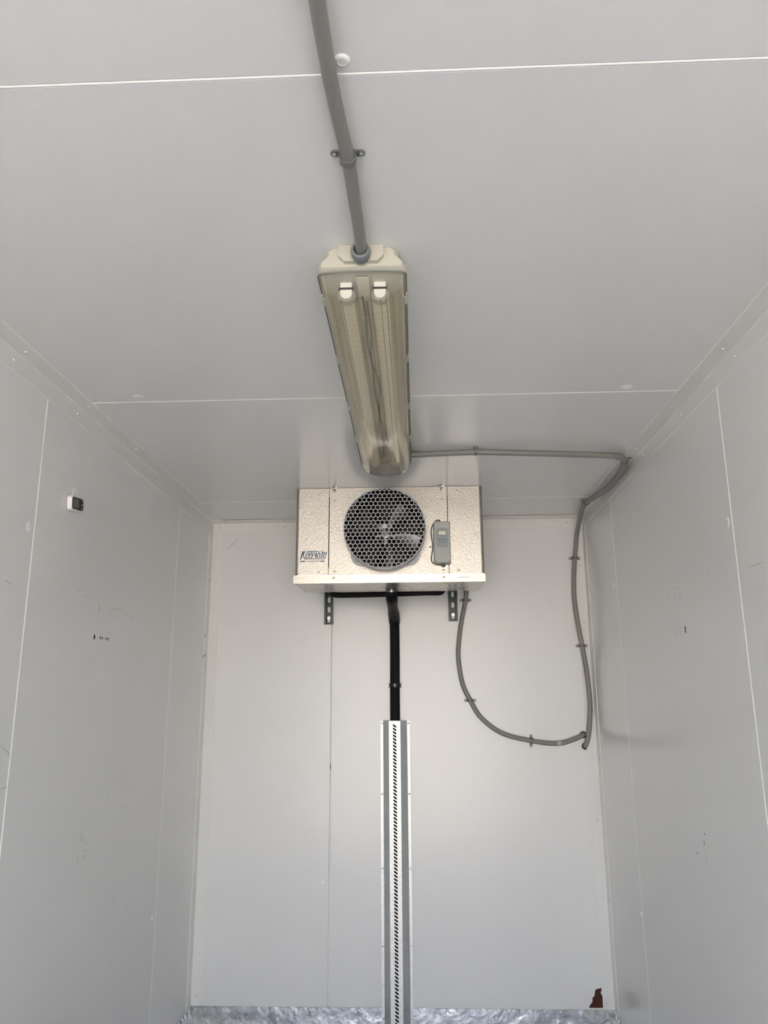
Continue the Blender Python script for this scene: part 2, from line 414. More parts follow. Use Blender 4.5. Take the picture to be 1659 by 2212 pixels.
# corner trims: an L of two leaves, each leaf 50 mm wide and 1.5 mm thick
LW, LT = 0.052, 0.0018
def angle(name, kind):
    g = G()
    if kind == 'left_top':
        g.box(XL, XL + LW, YF, YB - LT, ZC - LT, ZC); g.box(XL, XL + LT, YF, YB - LT, ZC - LW, ZC - LT)
    if kind == 'right_top':
        g.box(XR - LW, XR, YF, YB - LT, ZC - LT, ZC); g.box(XR - LT, XR, YF, YB - LT, ZC - LW, ZC - LT)
    if kind == 'back_top':
        g.box(XL + LT, XR - LT, YB - LW - 0.015, YB, ZC - 2 * LT, ZC - LT); g.box(XL + LT, XR - LT, YB - LT * 2, YB - LT, ZC - LW + 0.004, ZC - LT * 2)
    if kind == 'left_side':
        g.box(XL, XL + 0.048, YB - LT, YB, 0.322, ZC - 0.03); g.box(XL, XL + LT, YB - LW - 0.012, YB - LT, 0.322, ZC - LW + 0.002)
    if kind == 'right_side':
        g.box(XR - 0.048, XR, YB - LT, YB, 0.322, ZC - 0.03); g.box(XR - LT, XR, YB - LW - 0.012, YB - LT, 0.322, ZC - LW + 0.002)
    q = 0.0022  # folded inner corner
    if kind == 'left_top': g.prism([(XL + LT, ZC - LT), (XL + LT + q, ZC - LT), (XL + LT, ZC - LT - q)], lambda a, b, h: Vector((a, YF + h, b)), YB - LT - YF)
    if kind == 'right_top': g.prism([(XR - LT, ZC - LT), (XR - LT - q, ZC - LT), (XR - LT, ZC - LT - q)], lambda a, b, h: Vector((a, YF + h, b)), YB - LT - YF)
    o = struct(g.build(name, M['trim'], smooth=0))
    def bead(p, q, r=0.0011): G().cyl(p, q, r, seg=8).build('sealant_glint_bead', M['bead'], o)  # white lines: sealant at leaf edges, painted highlight along the top folds
    if kind == 'left_top':
        bead((XL + LW, YF, ZC - 0.0002), (XL + LW, YB - 0.07, ZC - 0.0002)); bead((XL + 0.0002, YF, ZC - LW), (XL + 0.0002, YB - 0.04, ZC - LW)); bead((XL + LT + 0.0006, YF, ZC - LT - 0.0006), (XL + LT + 0.0006, YB - 0.05, ZC - LT - 0.0006), 0.0009)
    if kind == 'right_top':
        bead((XR - LW, YF, ZC - 0.0002), (XR - LW, YB - 0.07, ZC - 0.0002)); bead((XR - 0.0002, YF, ZC - LW), (XR - 0.0002, YB - 0.04, ZC - LW)); bead((XR - LT - 0.0006, YF, ZC - LT - 0.0006), (XR - LT - 0.0006, YB - 0.05, ZC - LT - 0.0006), 0.0009)
    if kind == 'back_top':
        bead((XL + LW, YB - LW - 0.015, ZC - 2 * LT), (XR - LW, YB - LW - 0.015, ZC - 2 * LT), 0.0016)
    if kind == 'left_side': bead((XL + 0.0002, YB - LW - 0.012, 0.322), (XL + 0.0002, YB - LW - 0.012, ZC - LW - 0.004), 0.0016)
    if kind == 'right_side': bead((XR - 0.0002, YB - LW - 0.012, 0.322), (XR - 0.0002, YB - LW - 0.012, ZC - LW - 0.004), 0.0016)
    return o
trim_1 = angle('trim_1', 'left_top'); trim_2 = angle('trim_2', 'right_top'); trim_3 = angle('trim_3', 'back_top')
trim_4 = angle('trim_4', 'left_side'); trim_5 = angle('trim_5', 'right_side')
def rivet_mesh(n):
    return G().lathe((0, 0, 0), n, [(0.0042, 0), (0.0040, 0.0012), (0.0030, 0.0026), (0.0012, 0.0024), (0, 0.0018)], 12)
def rivets(parent, n, pts, m='rivet'):
    first = None
    for p in pts:
        if first is None: first = rivet_mesh(n).build('rivet', M[m], parent, at=None); first.location = Vector(p) - wloc(parent)
        else: copy_part(first, parent, p)
rivets(trim_1, (0, 0, -1), [(-0.981 + 0.002 * i, y, ZC - LT) for i, y in enumerate((0.99, 1.37, 1.754, 2.13, 2.529, 2.887, 3.267, 3.308, 3.512))])
rivets(trim_1, (1, 0, 0), [(XL + LT, y, 2.438) for y in (0.99, 1.37, 1.746, 2.123, 2.518, 2.892, 3.278, 3.324, 3.531)])
rivets(trim_2, (0, 0, -1), [(0.788, y, ZC - LT) for y in (1.05, 1.43, 1.831, 2.23, 2.628, 2.935, 3.27, 3.50)])
rivets(trim_2, (-1, 0, 0), [(XR - LT, y, 2.440) for y in (1.05, 1.43, 1.83, 2.236, 2.635, 2.948, 3.28, 3.309, 3.508)])
rivets(trim_3, (0, 0, -1), [(x, 3.655, ZC - 2 * LT) for x in (-0.93, -0.64, 0.43, 0.72)])
rivets(trim_3, (0, -1, 0), [(x, YB - 2 * LT, 2.441) for x in (-0.968, -0.643, 0.426, 0.745)])
rivets(trim_4, (0, -1, 0), [(-0.974, YB - LT, z) for z in (2.171, 1.823, 1.495, 1.169, 0.84, 0.53, 0.36)])
rivets(trim_4, (1, 0, 0), [(XL + LT, 3.664, z) for z in (2.400, 2.167, 1.824, 1.494, 1.17, 0.836, 0.53)])
rivets(trim_5, (0, -1, 0), [(0.796, YB - LT, z) for z in (2.229, 1.957, 1.339, 1.076, 0.752)] + [(0.782, YB - LT, 0.345)])
rivets(trim_5, (-1, 0, 0), [(XR - LT, 3.656, z) for z in (2.399, 2.231, 1.959, 1.632, 1.342, 1.07, 0.75)])

# checker plate wainscot along the bottom
def treads(f, a0, a1, b0, b1):
    g = G(); r = 0
    b = b1 - 0.011
    while b > b0 + 0.01:
        a = a0 + 0.018 + (0.021 if r % 2 else 0)
        while a < a1 - 0.014:
            k = 1 if r % 2 else -1
            c, s_ = math.cos(k * 0.80), math.sin(k * 0.80)
            L, W_ = 0.0145, 0.0034
            top = []; bot = []
            for (u, v) in ((-L, 0), (-L * .5, -W_), (L * .5, -W_), (L, 0), (L * .5, W_), (-L * .5, W_)):
                bot.append((a + u * c - v * s_, b + u * s_ + v * c))
                top.append((a + u * .72 * c - v * .45 * s_, b + u * .72 * s_ + v * .45 * c))
            V0 = [g.b.verts.new(f(p, q, 0)) for p, q in bot]; V1 = [g.b.verts.new(f(p, q, 0.0030)) for p, q in top]
            for i in range(6):
                j = (i + 1) % 6; g.b.faces.new([V0[i], V0[j], V1[j], V1[i]])
            g.b.faces.new(V1)
            a += 0.042
        b -= 0.0265; r += 1
    return g
bb = struct(G().box(XL + 0.003, XR - 0.003, YB - 0.003, YB, 0, 0.322, 0.0006).build('baseboard_back', M['tread'], smooth=0))
treads(FY(YB - 0.003), XL + 0.004, XR - 0.004, 0, 0.322).build('tread', M['treadtop'], bb, stuff=True)
bl = struct(G().box(XL, XL + 0.003, YF, YB - 0.003, 0, 0.322, 0.0006).build('baseboard_left', M['tread'], smooth=0))
treads(FL(XL + 0.003), YF, YB - 0.004, 0, 0.322).build('tread', M['treadtop'], bl, stuff=True)
br = struct(G().box(XR - 0.003, XR, YF, YB - 0.003, 0, 0.322, 0.0006).build('baseboard_right', M['tread'], smooth=0))
treads(FR(XR - 0.003), YF, YB - 0.004, 0, 0.322).build('tread', M['treadtop'], br, stuff=True)

# marks on the panels
def marks(parent, f, strokes_, name='scuff_mark', w=0.0019, m='scuff'):
    g = G()
    for s_ in strokes_: g.stroke(s_, w, f, 0.0003, taper=True)
    return g.build(name, M[m], parent, smooth=0, stuff=True)
marks(wall_left, FL(XL), SCUFF_L); marks(wall_right, FR(XR), SCUFF_R); marks(wall_back, FY(YB), SCUFF_B, w=0.0012)
def screw_hole(parent, f, p, r=0.004, m='hole'):
    G().prism([(p[0] + r * math.cos(a * math.pi / 5), p[1] + 1.25 * r * math.sin(a * math.pi / 5)) for a in range(10)], f, 0.0004).build('screw_hole', M[m], parent, smooth=0)
for i, p in enumerate(HOLE_L): screw_hole(wall_left, FL(XL), p, 0.0065 if i == 0 else 0.0038, 'rust' if i == 0 else 'hole')
for p in HOLE_L2: screw_hole(trim_4, FL(XL + LT), p, 0.005)
for i, p in enumerate(HOLE_R): screw_hole(wall_right, FR(XR), p, 0.0045 if i < 2 else 0.0022)
rp = G().prism(RUST, FY(YB), 0.0009).build('rust_patch', M['rust'], wall_back, smooth=0, label='dark brown rusted patch where the paint has flaked off')
G().stroke([(-0.4035, 1.322), (-0.404, 1.300), (-0.403, 1.290)], 0.003, FY(YB), 0.0004, taper=True).build('rust_streak', M['rust'], wall_back, smooth=0)

# ------------------------------------------------------------------ white plastic caps over the fixings
def cap(loc, n, r, label, group=None, raised=False):
    n = Vector(n)
    pr_ = [(r, 0), (r * 0.97, 0.0012), (r * 0.80, 0.0030), (r * 0.56, 0.0036), (r * 0.50, 0.0030), (0, 0.0030)] if raised else [(r, 0), (r * 0.92, 0.0008), (r * 0.6, 0.0013), (0, 0.0014)]
    o = G().lathe((0, 0, 0), n, pr_, 28).build('plug_cap', M['cap' if raised else 'capflat'])
    o.location = loc
    return tag(o, label, 'cap', group)
cap((-0.091, 0.884, ZC), (0, 0, -1), 0.0115, 'white round cap on the ceiling beside the front conduit run', raised=True)
cap((-0.801, 2.068, ZC), (0, 0, -1), 0.017, 'pale flat ceiling cap at the left end of the second ceiling joint')
cap((0.611, 2.071, ZC), (0, 0, -1), 0.017, 'pale flat ceiling cap at the right end of the second ceiling joint')
cap((XL, 1.912, 2.044), (1, 0, 0), 0.014, 'pale round wall cap on the left wall, near side of the nearer joint')
cap((XL, 3.118, 2.042), (1, 0, 0), 0.010, 'small pale cap high on the left wall beside the farther joint')
cap((XL, 3.110, 0.815), (1, 0, 0), 0.012, 'small pale cap low on the left wall beside the farther joint')
cap((XR, 1.992, 2.046), (-1, 0, 0), 0.014, 'pale round wall cap on the right wall beside the nearer joint')
cap((XR, 3.178, 2.053), (-1, 0, 0), 0.010, 'small pale cap high on the right wall beside the farther joint')
cap((XR, 3.152, 0.826), (-1, 0, 0), 0.012, 'small pale cap low on the right wall beside the farther joint')
cap((-0.434, YB, 0.815), (0, -1, 0), 0.0085, 'small white round cap low on the back wall left of the metal channel')

# ------------------------------------------------------------------ evaporator unit
UX0, UX1, UYF, UYB = -0.492, 0.280, 3.088, 3.41
UZ0, UZ1 = 2.094, ZC - 0.001
FCX, FCZ = -0.1215, 2.273
ev = thing('evaporator_unit', 'silver embossed metal evaporator cooler with round fan grille, fixed under the ceiling', 'cooler', (-0.106, 3.25, ZC))
def rrect(x0, x1, y0, y1, r, n=5, back=0.002):
    pts = []
    for cx, cy, a0, rr in ((x1 - r, y0 + r, -90, r), (x1 - back, y1 - back, 0, back), (x0 + back, y1 - back, 90, back), (x0 + r, y0 + r, 180, r)):
        for k in range(n + 1):
            a = math.radians(a0 + 90 * k / n)
            pts.append((cx + rr * math.cos(a), cy + rr * math.sin(a)))
    return pts
# shell without a front: top, bottom, sides; rounded front corners
g = G()
outer = rrect(UX0, UX1, UYF + 0.002, UYB, 0.013)
t_ = 0.0015
# side walls with rounded front corner
for sx in (-1, 1):
    x = UX1 if sx > 0 else UX0
    R = 0.012
    prof = [(x - sx * 0.020, UYF + 0.0012)] + [(x - sx * R + sx * R * math.sin(a), UYF + 0.0012 + R - R * math.cos(a)) for a in [math.radians(q) for q in (0, 18, 36, 54, 72, 90)]] + [(x, UYB), (x - sx * t_, UYB)] \
        + [(x - sx * R + sx * (R - t_) * math.sin(a), UYF + 0.0012 + R - (R - t_) * math.cos(a)) for a in [math.radians(q) for q in (90, 72, 54, 36, 18, 0)]] + [(x - sx * 0.020, UYF + 0.0012 + t_)]
    g.prism(prof, lambda a, b, h: Vector((a, b, UZ0 + h)), UZ1 - UZ0)
g.box(UX0 + 0.003, UX1 - 0.003, UYF + 0.02, UYB, UZ1 - t_, UZ1)
g.build('housing', M['stucco'], ev)
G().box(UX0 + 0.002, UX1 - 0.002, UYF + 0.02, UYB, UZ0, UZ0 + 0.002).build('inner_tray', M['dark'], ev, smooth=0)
# front skin: left plate, fan plate, right plate
SL, SR = -0.3545, 0.1365
G().box(UX0 + 0.012, SL - 0.0008, UYF, UYF + 0.0015, UZ0, UZ1, 0.0004).build('side_plate', M['stucco'], ev, smooth=0)
G().box(SR + 0.0010, UX1 - 0.012, UYF, UYF + 0.0015, UZ0, UZ1, 0.0004).build('side_plate', M['stucco'], ev, smooth=0)
cx, cz = (SL + SR) / 2, (UZ0 + UZ1) / 2
g = G()
hx0, hx1, hz0, hz1 = FCX - 0.17, FCX + 0.17, FCZ - 0.17, FCZ + 0.17
FP = FY(UYF + 0.0015)
g.holed(0.17, 0.17, lambda a: 0.1585, lambda a, b, h: FP(a + FCX, b + FCZ, h), 0.0015, 40)
g.box(SL + 0.0008, hx0, UYF, UYF + 0.0015, UZ0, UZ1); g.box(hx1, SR - 0.0010, UYF, UYF + 0.0015, UZ0, UZ1)
g.box(hx0, hx1, UYF, UYF + 0.0015, UZ0, hz0); g.box(hx0, hx1, UYF, UYF + 0.0015, hz1, UZ1)
g.build('fan_plate', M['stucco'], ev, smooth=0)
for x, sh in ((SL + 0.001, 1), (SR - 0.0005, 1)):
    G().box(x - 0.0014, x + 0.0016, UYF - 0.0006, UYF + 0.001, 2.128, 2.424).build('seam_gap', M['dark'], ev, smooth=0)
# coil and dark inside
G().box(UX0 + 0.004, UX1 - 0.004, UYF + 0.21, UYF + 0.30, UZ0 + 0.004, UZ1 - 0.004).build('coil', M['coil'], ev, smooth=0)
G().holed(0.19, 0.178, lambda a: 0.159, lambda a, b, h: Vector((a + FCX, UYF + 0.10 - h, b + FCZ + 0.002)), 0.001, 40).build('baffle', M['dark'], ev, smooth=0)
g = G(); g.lathe((FCX, UYF - 0.074, FCZ), (0, 1, 0), [(0.1598, 0), (0.1590, 0.077), (0.1580, 0.174)], 64); g.build('shaded_orifice_ring', M['dark'], ev)  # near-black lining carried forward to paint the shade inside the guard
# fan
fan = G().lathe((FCX, UYF + 0.030, FCZ), (0, 1, 0), [(0, 0), (0.007, 0.0), (0.009, 0.003), (0.018, 0.005), (0.020, 0.010), (0.020, 0.022), (0, 0.022)], 28).build('fan_hub', M['blade'], ev)
for k in range(5):
    a0 = math.radians(52 - 72 * k)
    g = G(); rows = []
    for j in range(8):
        r = 0.026 + (0.142 - 0.026) * j / 7
        wd = 0.022 + 0.055 * math.sin(min(1, j / 5) * math.pi / 2)
        tw = math.radians(38 - 2.2 * j)
        row = []
        for i in range(6):
            s_ = (i / 5 - 0.5) * wd
            a = a0 + (s_ * math.cos(tw)) / r if False else a0
            px, pz = r * math.cos(a), r * math.sin(a)
            tx, tz = -math.sin(a), math.cos(a)
            q = s_ * math.cos(tw)
            row.append(Vector((FCX + px + tx * q, UYF + 0.050 - s_ * math.sin(tw) + 0.004 * (i - 2.5) ** 2 / 6, FCZ + pz + tz * q)))
        rows.append(row)
    V = [[g.b.verts.new(p) for p in r] for r in rows]
    V2 = [[g.b.verts.new(p + Vector((0, 0.0012, 0))) for p in r] for r in rows]
    for j in range(7):
        for i in range(5):
            g.b.faces.new([V[j][i], V[j][i + 1], V[j + 1][i + 1], V[j + 1][i]]); g.b.faces.new([V2[j][i + 1], V2[j][i], V2[j + 1][i], V2[j + 1][i + 1]])
    g.build('fan_blade', M['blade'], ev, smooth=60)
    ga = G(); ga.stroke([(FCX + 0.012 * math.cos(a0), FCZ + 0.012 * math.sin(a0)), (FCX + 0.045 * math.cos(a0), FCZ + 0.045 * math.sin(a0))], 0.008, FY(UYF + 0.040), 0.003)
    ga.build('blade_arm', M['blade'], ev, smooth=0)
# shroud plate (square with rounded corners, four fixing ears) and ring
GY = UYF - 0.046
def sq(a, e=6, s=0.1445): return s / ((abs(math.cos(a)) ** e + abs(math.sin(a)) ** e) ** (1 / e))
g = G()
n = 96
rings = []
for rad, y in ((lambda a: 0.160, UYF - 0.0002), (lambda a: max(sq(a), 0.1650), UYF - 0.0002), (lambda a: max(sq(a), 0.1650), UYF - 0.004), (lambda a: max(sq(a) - 0.001, 0.1640), UYF - 0.005), (lambda a: 0.1610, UYF - 0.006),):
    rings.append([(FCX + rad(2 * math.pi * k / n) * math.cos(2 * math.pi * k / n), y, FCZ + rad(2 * math.pi * k / n) * math.sin(2 * math.pi * k / n)) for k in range(n)])
g.loft([[Vector(p) for p in r] for r in rings], caps=False)
for sx in (-1, 1):
    for sz in (-1, 1):
        g.lathe((FCX + sx * 0.117, UYF - 0.005, FCZ + sz * 0.117), (0, -1, 0), [(0.0085, 0), (0.0080, 0.004), (0.0045, 0.005), (0.004, 0.003), (0, 0.003)], 14)
g.build('shroud_plate', M['guard'], ev)
guard = G()
guard.lathe((FCX, UYF - 0.003, FCZ), (0, -1, 0), [(0.1640, 0), (0.1660, 0.020), (0.1670, 0.060), (0.1660, 0.0800), (0.1635, 0.0820), (0.1622, 0.0815), (0.1615, 0.060), (0.1605, 0.0), (0.1640, 0)], 72)
# honeycomb
pitch = 0.0182; s6 = pitch / math.sqrt(3); done = set()
CR = 0.1622; z0 = FCZ - 0.0; x0 = FCX
for row in range(-13, 14):
    for c in range(-12, 13):
        hx = (c + (0.5 if row % 2 else 0)) * pitch + 0.001; hz = row * s6 * 1.5 + 0.006
        for k in range(6):
            a1, a2 = math.radians(30 + 60 * k), math.radians(90 + 60 * k)
            p = (hx + s6 * math.cos(a1), hz + s6 * math.sin(a1)); q = (hx + s6 * math.cos(a2), hz + s6 * math.sin(a2))
            key = (round((p[0] + q[0]) * 2000), round((p[1] + q[1]) * 2000))
            if key in done: continue
            done.add(key)
            rp_, rq = math.hypot(*p), math.hypot(*q)
            if rp_ > CR and rq > CR: continue
            if rp_ > CR or rq > CR:
                if rp_ > CR: p, q = q, p
                lo, hi = 0.0, 1.0
                for _ in range(14):
                    md = (lo + hi) / 2
                    if math.hypot(p[0] + (q[0] - p[0]) * md, p[1] + (q[1] - p[1]) * md) > CR: hi = md
                    else: lo = md
                q = (p[0] + (q[0] - p[0]) * lo, p[1] + (q[1] - p[1]) * lo)
            guard.stroke([(x0 + p[0], z0 + p[1]), (x0 + q[0], z0 + q[1])], 0.0029, FY(UYF - 0.0805), 0.004)
gd = guard.build('fan_guard', M['guard'], ev, smooth=0)
G().lathe((FCX + 0.001, UYF - 0.0800, FCZ + 0.006), (0, -1, 0), [(s6 * 1.12, 0), (s6 * 1.12, 0.0050), (0, 0.0050)], 6).build('guard_boss', M['guard'], gd, smooth=0)
# drip pan, slightly deeper at the front lip
g = G()
PX0, PX1 = -0.4965, 0.2815
def panf(x0, x1):
    return [Vector((x0, UYF - 0.010, 2.062)), Vector((x1, UYF - 0.010, 2.062)), Vector((x1, UYB, 2.071)), Vector((x0, UYB, 2.071))]
top = [Vector((p.x, p.y, z)) for p, z in zip(panf(PX0, PX1), (2.0935, 2.0935, 2.0935, 2.0935))]
bot = panf(PX0, PX1)
g.loft([bot, top], caps=True)
bmesh.ops.bevel(g.b, geom=[e for e in g.b.edges], offset=0.0022, segments=2, affect='EDGES', clamp_overlap=True)
pan = g.build('drip_pan', M['pan'], ev)
G().box(PX0 + 0.004, PX1 - 0.004, UYF - 0.0115, UYF - 0.0095, 2.0915, 2.0950).build('pan_rim', M['steel'], pan, smooth=0)
sc0 = None
for (x, z, y) in ((-0.392, 2.441, UYF), (-0.393, 2.109, UYF), (-0.332, 2.408, UYF), (-0.329, 2.110, UYF), (0.177, 2.443, UYF), (0.175, 2.110, UYF),
                  (0.113, 2.406, UYF), (0.113, 2.111, UYF), (-0.331, 2.082, UYF - 0.010), (0.114, 2.080, UYF - 0.010)):
    g = G().lathe((0, 0, 0), (0, -1, 0), [(0.0052, 0), (0.0052, 0.0008), (0.0036, 0.0012), (0.0034, 0.0036), (0.0012, 0.0040), (0, 0.0030)], 12)
    if sc0 is None:
        sc0 = g.build('screw', M['screw'], ev); sc0.location = Vector((x, y, z)) - wloc(ev)
    else:
        g.b.free(); copy_part(sc0, ev, (x, y, z))
# hanger bolts at the ceiling in front of the top edge
for x in (-0.333, 0.111):
    g = G().box(x - 0.009, x + 0.009, UYF - 0.014, UYF, ZC - 0.006, ZC - 0.003, 0.0005)
    hb = g.build('hanger_tab', M['steel'], ev, smooth=0)
    G().lathe((x, UYF - 0.008, ZC - 0.006), (0, 0, -1), [(0.007, 0), (0.007, 0.005), (0.0035, 0.005), (0.0035, 0.013), (0, 0.013)], 6).build('nut', M['steel'], hb, smooth=0)
    G().cyl((x + 0.009, UYF - 0.016, ZC - 0.004), (x + 0.009, UYF - 0.002, ZC - 0.004), 0.0045, seg=6).build('nut', M['steel'], hb, smooth=0)
# maker's badge in teal on the left plate: lettering drawn stroke by stroke
g = G(); LF = FY(UYF - 0.0001)
def lp(px, py): return (-0.506 + px * 0.0001154 + 0.001, 2.2345 - py * 0.0001157)
def ls(pts, w): g.stroke([lp(*p) for p in pts], w * 0.0001154, LF, 0.0004)
ls([(398, 318), (306, 612)], 46); ls([(470, 318), (385, 440)], 40)
ls([(392, 425), (425, 545), (445, 585), (480, 603)], 34); ls([(470, 603), (1185, 603)], 26)
ls([(530, 330), (935, 330), (968, 350), (955, 425), (905, 455)], 28)
def small_e(dx, y0=376, y1=562):
    ls([(512 + dx, y0 + 10), (482 + dx, y1 - 8)], 30); ls([(508 + dx, y0), (590 + dx, y0)], 24); ls([(590 + dx, y0), (572 + dx, 470)], 28)
    ls([(498 + dx, 466), (576 + dx, 466)], 22); ls([(478 + dx, y1), (550 + dx, y1)], 24); ls([(548 + dx, y1), (558 + dx, 520)], 28)
small_e(0); small_e(115); small_e(640)
ls([(752, 376), (706, 574)], 32); ls([(748, 378), (826, 378), (812, 470)], 26); ls([(728, 474), (812, 474)], 22)
ls([(880, 372), (832, 574)], 42); ls([(890, 450), (915, 574)], 38)
ls([(1005, 384), (970, 572)], 34); ls([(1032, 318), (1027, 342)], 34)
ls([(1100, 320), (1042, 560)], 34); ls([(1062, 384), (1140, 384)], 24); ls([(1034, 562), (1090, 562)], 24)
ls([(282, 688), (478, 688)], 40); ls([(1015, 690), (1172, 690)], 40)
logo = g.build('badge', M['teal'], ev, smooth=0, label='teal slanted brand lettering')
def text_mesh(name, s, size, m, parent, loc, rot, shear=0.0, width=None, depth=0.0002):
    cu = bpy.data.curves.new(name, 'FONT'); cu.body = s; cu.size = size; cu.shear = shear
    cu.align_x = 'CENTER'; cu.align_y = 'CENTER'; cu.extrude = depth; cu.offset = size * 0.012
    to = bpy.data.objects.new(name, cu); COL.objects.link(to)
    dg = bpy.context.evaluated_depsgraph_get()
    me = bpy.data.meshes.new_from_object(to.evaluated_get(dg))
    bpy.data.objects.remove(to)
    if width:
        xs = [v.co.x for v in me.vertices]; k = width / (max(xs) - min(xs))
        for v in me.vertices: v.co.x *= k
    me.materials.clear(); me.materials.append(m)
    o = bpy.data.objects.new(name, me); COL.objects.link(o)
    o.parent = parent; o.location = Vector(loc) - wloc(parent); o.rotation_euler = rot
    return o
RX = (math.pi / 2, 0, 0)
tx, tz = lp(748, 686)
text_mesh('badge_text', 'REFRIGERATION', 0.0062, M['teal'], ev, (tx, UYF - 0.0004, tz), RX, 0.15, 0.057)
# sticker remains on the pan lip
G().stroke([(0.165, 2.080), (0.180, 2.079), (0.195, 2.082), (0.207, 2.079), (0.222, 2.085)], 0.0016, FY(UYF - 0.0100), 0.0004, taper=True).build('worn_sticker', M['greyink'], ev, smooth=0)

# ------------------------------------------------------------------ controller on the front of the unit
ct = thing('temperature_controller', 'grey upright controller box with a small display on the evaporator front', 'controller', (0.109, UYF, 2.222))
CX0, CX1, CZ0, CZ1, CYF = 0.0755, 0.1435, 2.134, 2.309, UYF - 0.036
def chamf(x0, x1, z0, z1, c): return [(x0 + c, z0), (x1 - c, z0), (x1, z0 + c), (x1, z1 - c), (x1 - c, z1), (x0 + c, z1), (x0, z1 - c), (x0, z0 + c)]
g = G(); g.box(CX0, CX1, UYF - 0.026, UYF - 0.0010, CZ0, CZ1, 0.004, 3); g.build('body', M['ctrl'], ct)
g = G()
def lay(x0, x1, z0, z1, c, y): return [Vector((a, y, b)) for a, b in chamf(x0, x1, z0, z1, c)]
g.loft([lay(CX0 + .001, CX1 - .001, CZ0 + .001, CZ1 - .001, .010, UYF - 0.026), lay(CX0 + .002, CX1 - .002, CZ0 + .002, CZ1 - .002, .0105, CYF), lay(CX0 + .005, CX1 - .005, CZ0 + .005, CZ1 - .005, .010, CYF - 0.002)])
g.build('cover', M['ctrl'], ct, smooth=25)
LY = CYF - 0.002
lx0, lx1, lz0, lz1 = 0.0855, 0.1345, 2.199, 2.274
arch = [(lx0, lz0), (lx1, lz0), (lx1, lz1)] + [(lx1 - (lx1 - lx0) * t / 8, lz1 + 0.006 * math.sin(math.pi * t / 8)) for t in range(1, 8)] + [(lx0, lz1)]
lb = G().prism(arch, FY(LY), 0.0005).build('label', M['ctrl_label'], ct, smooth=0)
G().box(0.0965, 0.1250, LY - 0.0012, LY, 2.2505, 2.2650, 0.0004).build('display', M['lcdcream'], lb, smooth=0)
text_mesh('label_text', 'RANCO', 0.0128, M['blueink'], lb, (0.1105, LY - 0.0006, 2.2300), RX, 0.0, 0.038)
text_mesh('label_text', 'ELECTRONIC', 0.0055, M['greyink'], lb, (0.1105, LY - 0.0006, 2.2180), RX, 0.0, 0.036)
for x in (CX0 + 0.006, CX1 - 0.006):
    for z in (CZ0 + 0.006, CZ1 - 0.006):
        G().lathe((x, UYF - 0.026, z), (0, -1, 0), [(0.0045, 0), (0.0045, 0.004), (0.0028, 0.005), (0, 0.0035)], 14).build('screw', M['screw'], ct)
G().tube([(0.107, UYF - 0.012, 2.300), (0.106, UYF - 0.014, 2.311), (0.097, UYF - 0.014, 2.3175), (0.086, UYF - 0.012, 2.314), (0.074, UYF - 0.008, 2.300), (0.067, UYF - 0.006, 2.276), (0.068, UYF - 0.006, 2.247),
          (0.072, UYF - 0.006, 2.221), (0.0705, UYF - 0.006, 2.190), (0.0655, UYF - 0.006, 2.164), (0.067, UYF - 0.007, 2.146), (0.078, UYF - 0.008, 2.136), (0.095, UYF - 0.009, 2.1325), (0.113, UYF - 0.008, 2.131)], 0.0021, seg=8).build('cable', M['black'], ct)
G().lathe((0.1135, UYF - 0.0006, 2.131), (0, -1, 0), [(0.0085, 0), (0.0085, 0.006), (0.006, 0.010), (0, 0.011)], 18).build('grommet', M['black'], ct)
G().lathe((0.0625, UYF - 0.0006, 2.2075), (0, -1, 0), [(0.0045, 0), (0.0045, 0.003), (0.002, 0.005), (0, 0.005)], 12).build('cable_clip', M['steel'], ct)

# ------------------------------------------------------------------ strut brackets behind the unit
def strut(x0, x1, zb, zt, label):
    t = thing('strut_bracket', label, 'bracket', ((x0 + x1) / 2, YB, zb), 'dark green slotted brackets under the evaporator')
    g = G(); cx = (x0 + x1) / 2; z = zb; hw = (x1 - x0) / 2
    f0 = FY(YB)
    nslot = int((zt - zb) / 0.047)
    pit = (zt - zb) / nslot
    for k in range(nslot):
        zc = zb + pit * (k + 0.5)
        g.holed(hw, pit / 2, lambda a: 1 / ((abs(math.cos(a)) / 0.0068) ** 4 + (abs(math.sin(a)) / 0.0135) ** 4) ** 0.25, lambda a, b, h, zc=zc: f0(cx + a, zc + b, h), 0.002, 16)
    for sx, x in ((1, x0), (-1, x1)):
        g.box(min(x, x + sx * 0.002), max(x, x + sx * 0.002), YB - 0.021, YB - 0.002, zb, zt)
        g.box(min(x, x + sx * 0.009), max(x, x + sx * 0.009), YB - 0.023, YB - 0.021, zb, zt)
    g.build('channel', M['strut'], t, smooth=0)
    b = G().lathe((cx, YB - 0.0022, zb + 0.031), (0, -1, 0), [(0.0075, 0), (0.0075, 0.006), (0.004, 0.006), (0.004, 0.013), (0, 0.014)], 6).build('bolt', M['steel'], t, smooth=0)
strut(-0.440, -0.3985, 1.956, 2.428, 'dark green slotted strut bracket below the left side of the evaporator')
strut(0.1555, 0.198, 1.9655, 2.4275, 'dark green slotted strut bracket below the right side of the evaporator')

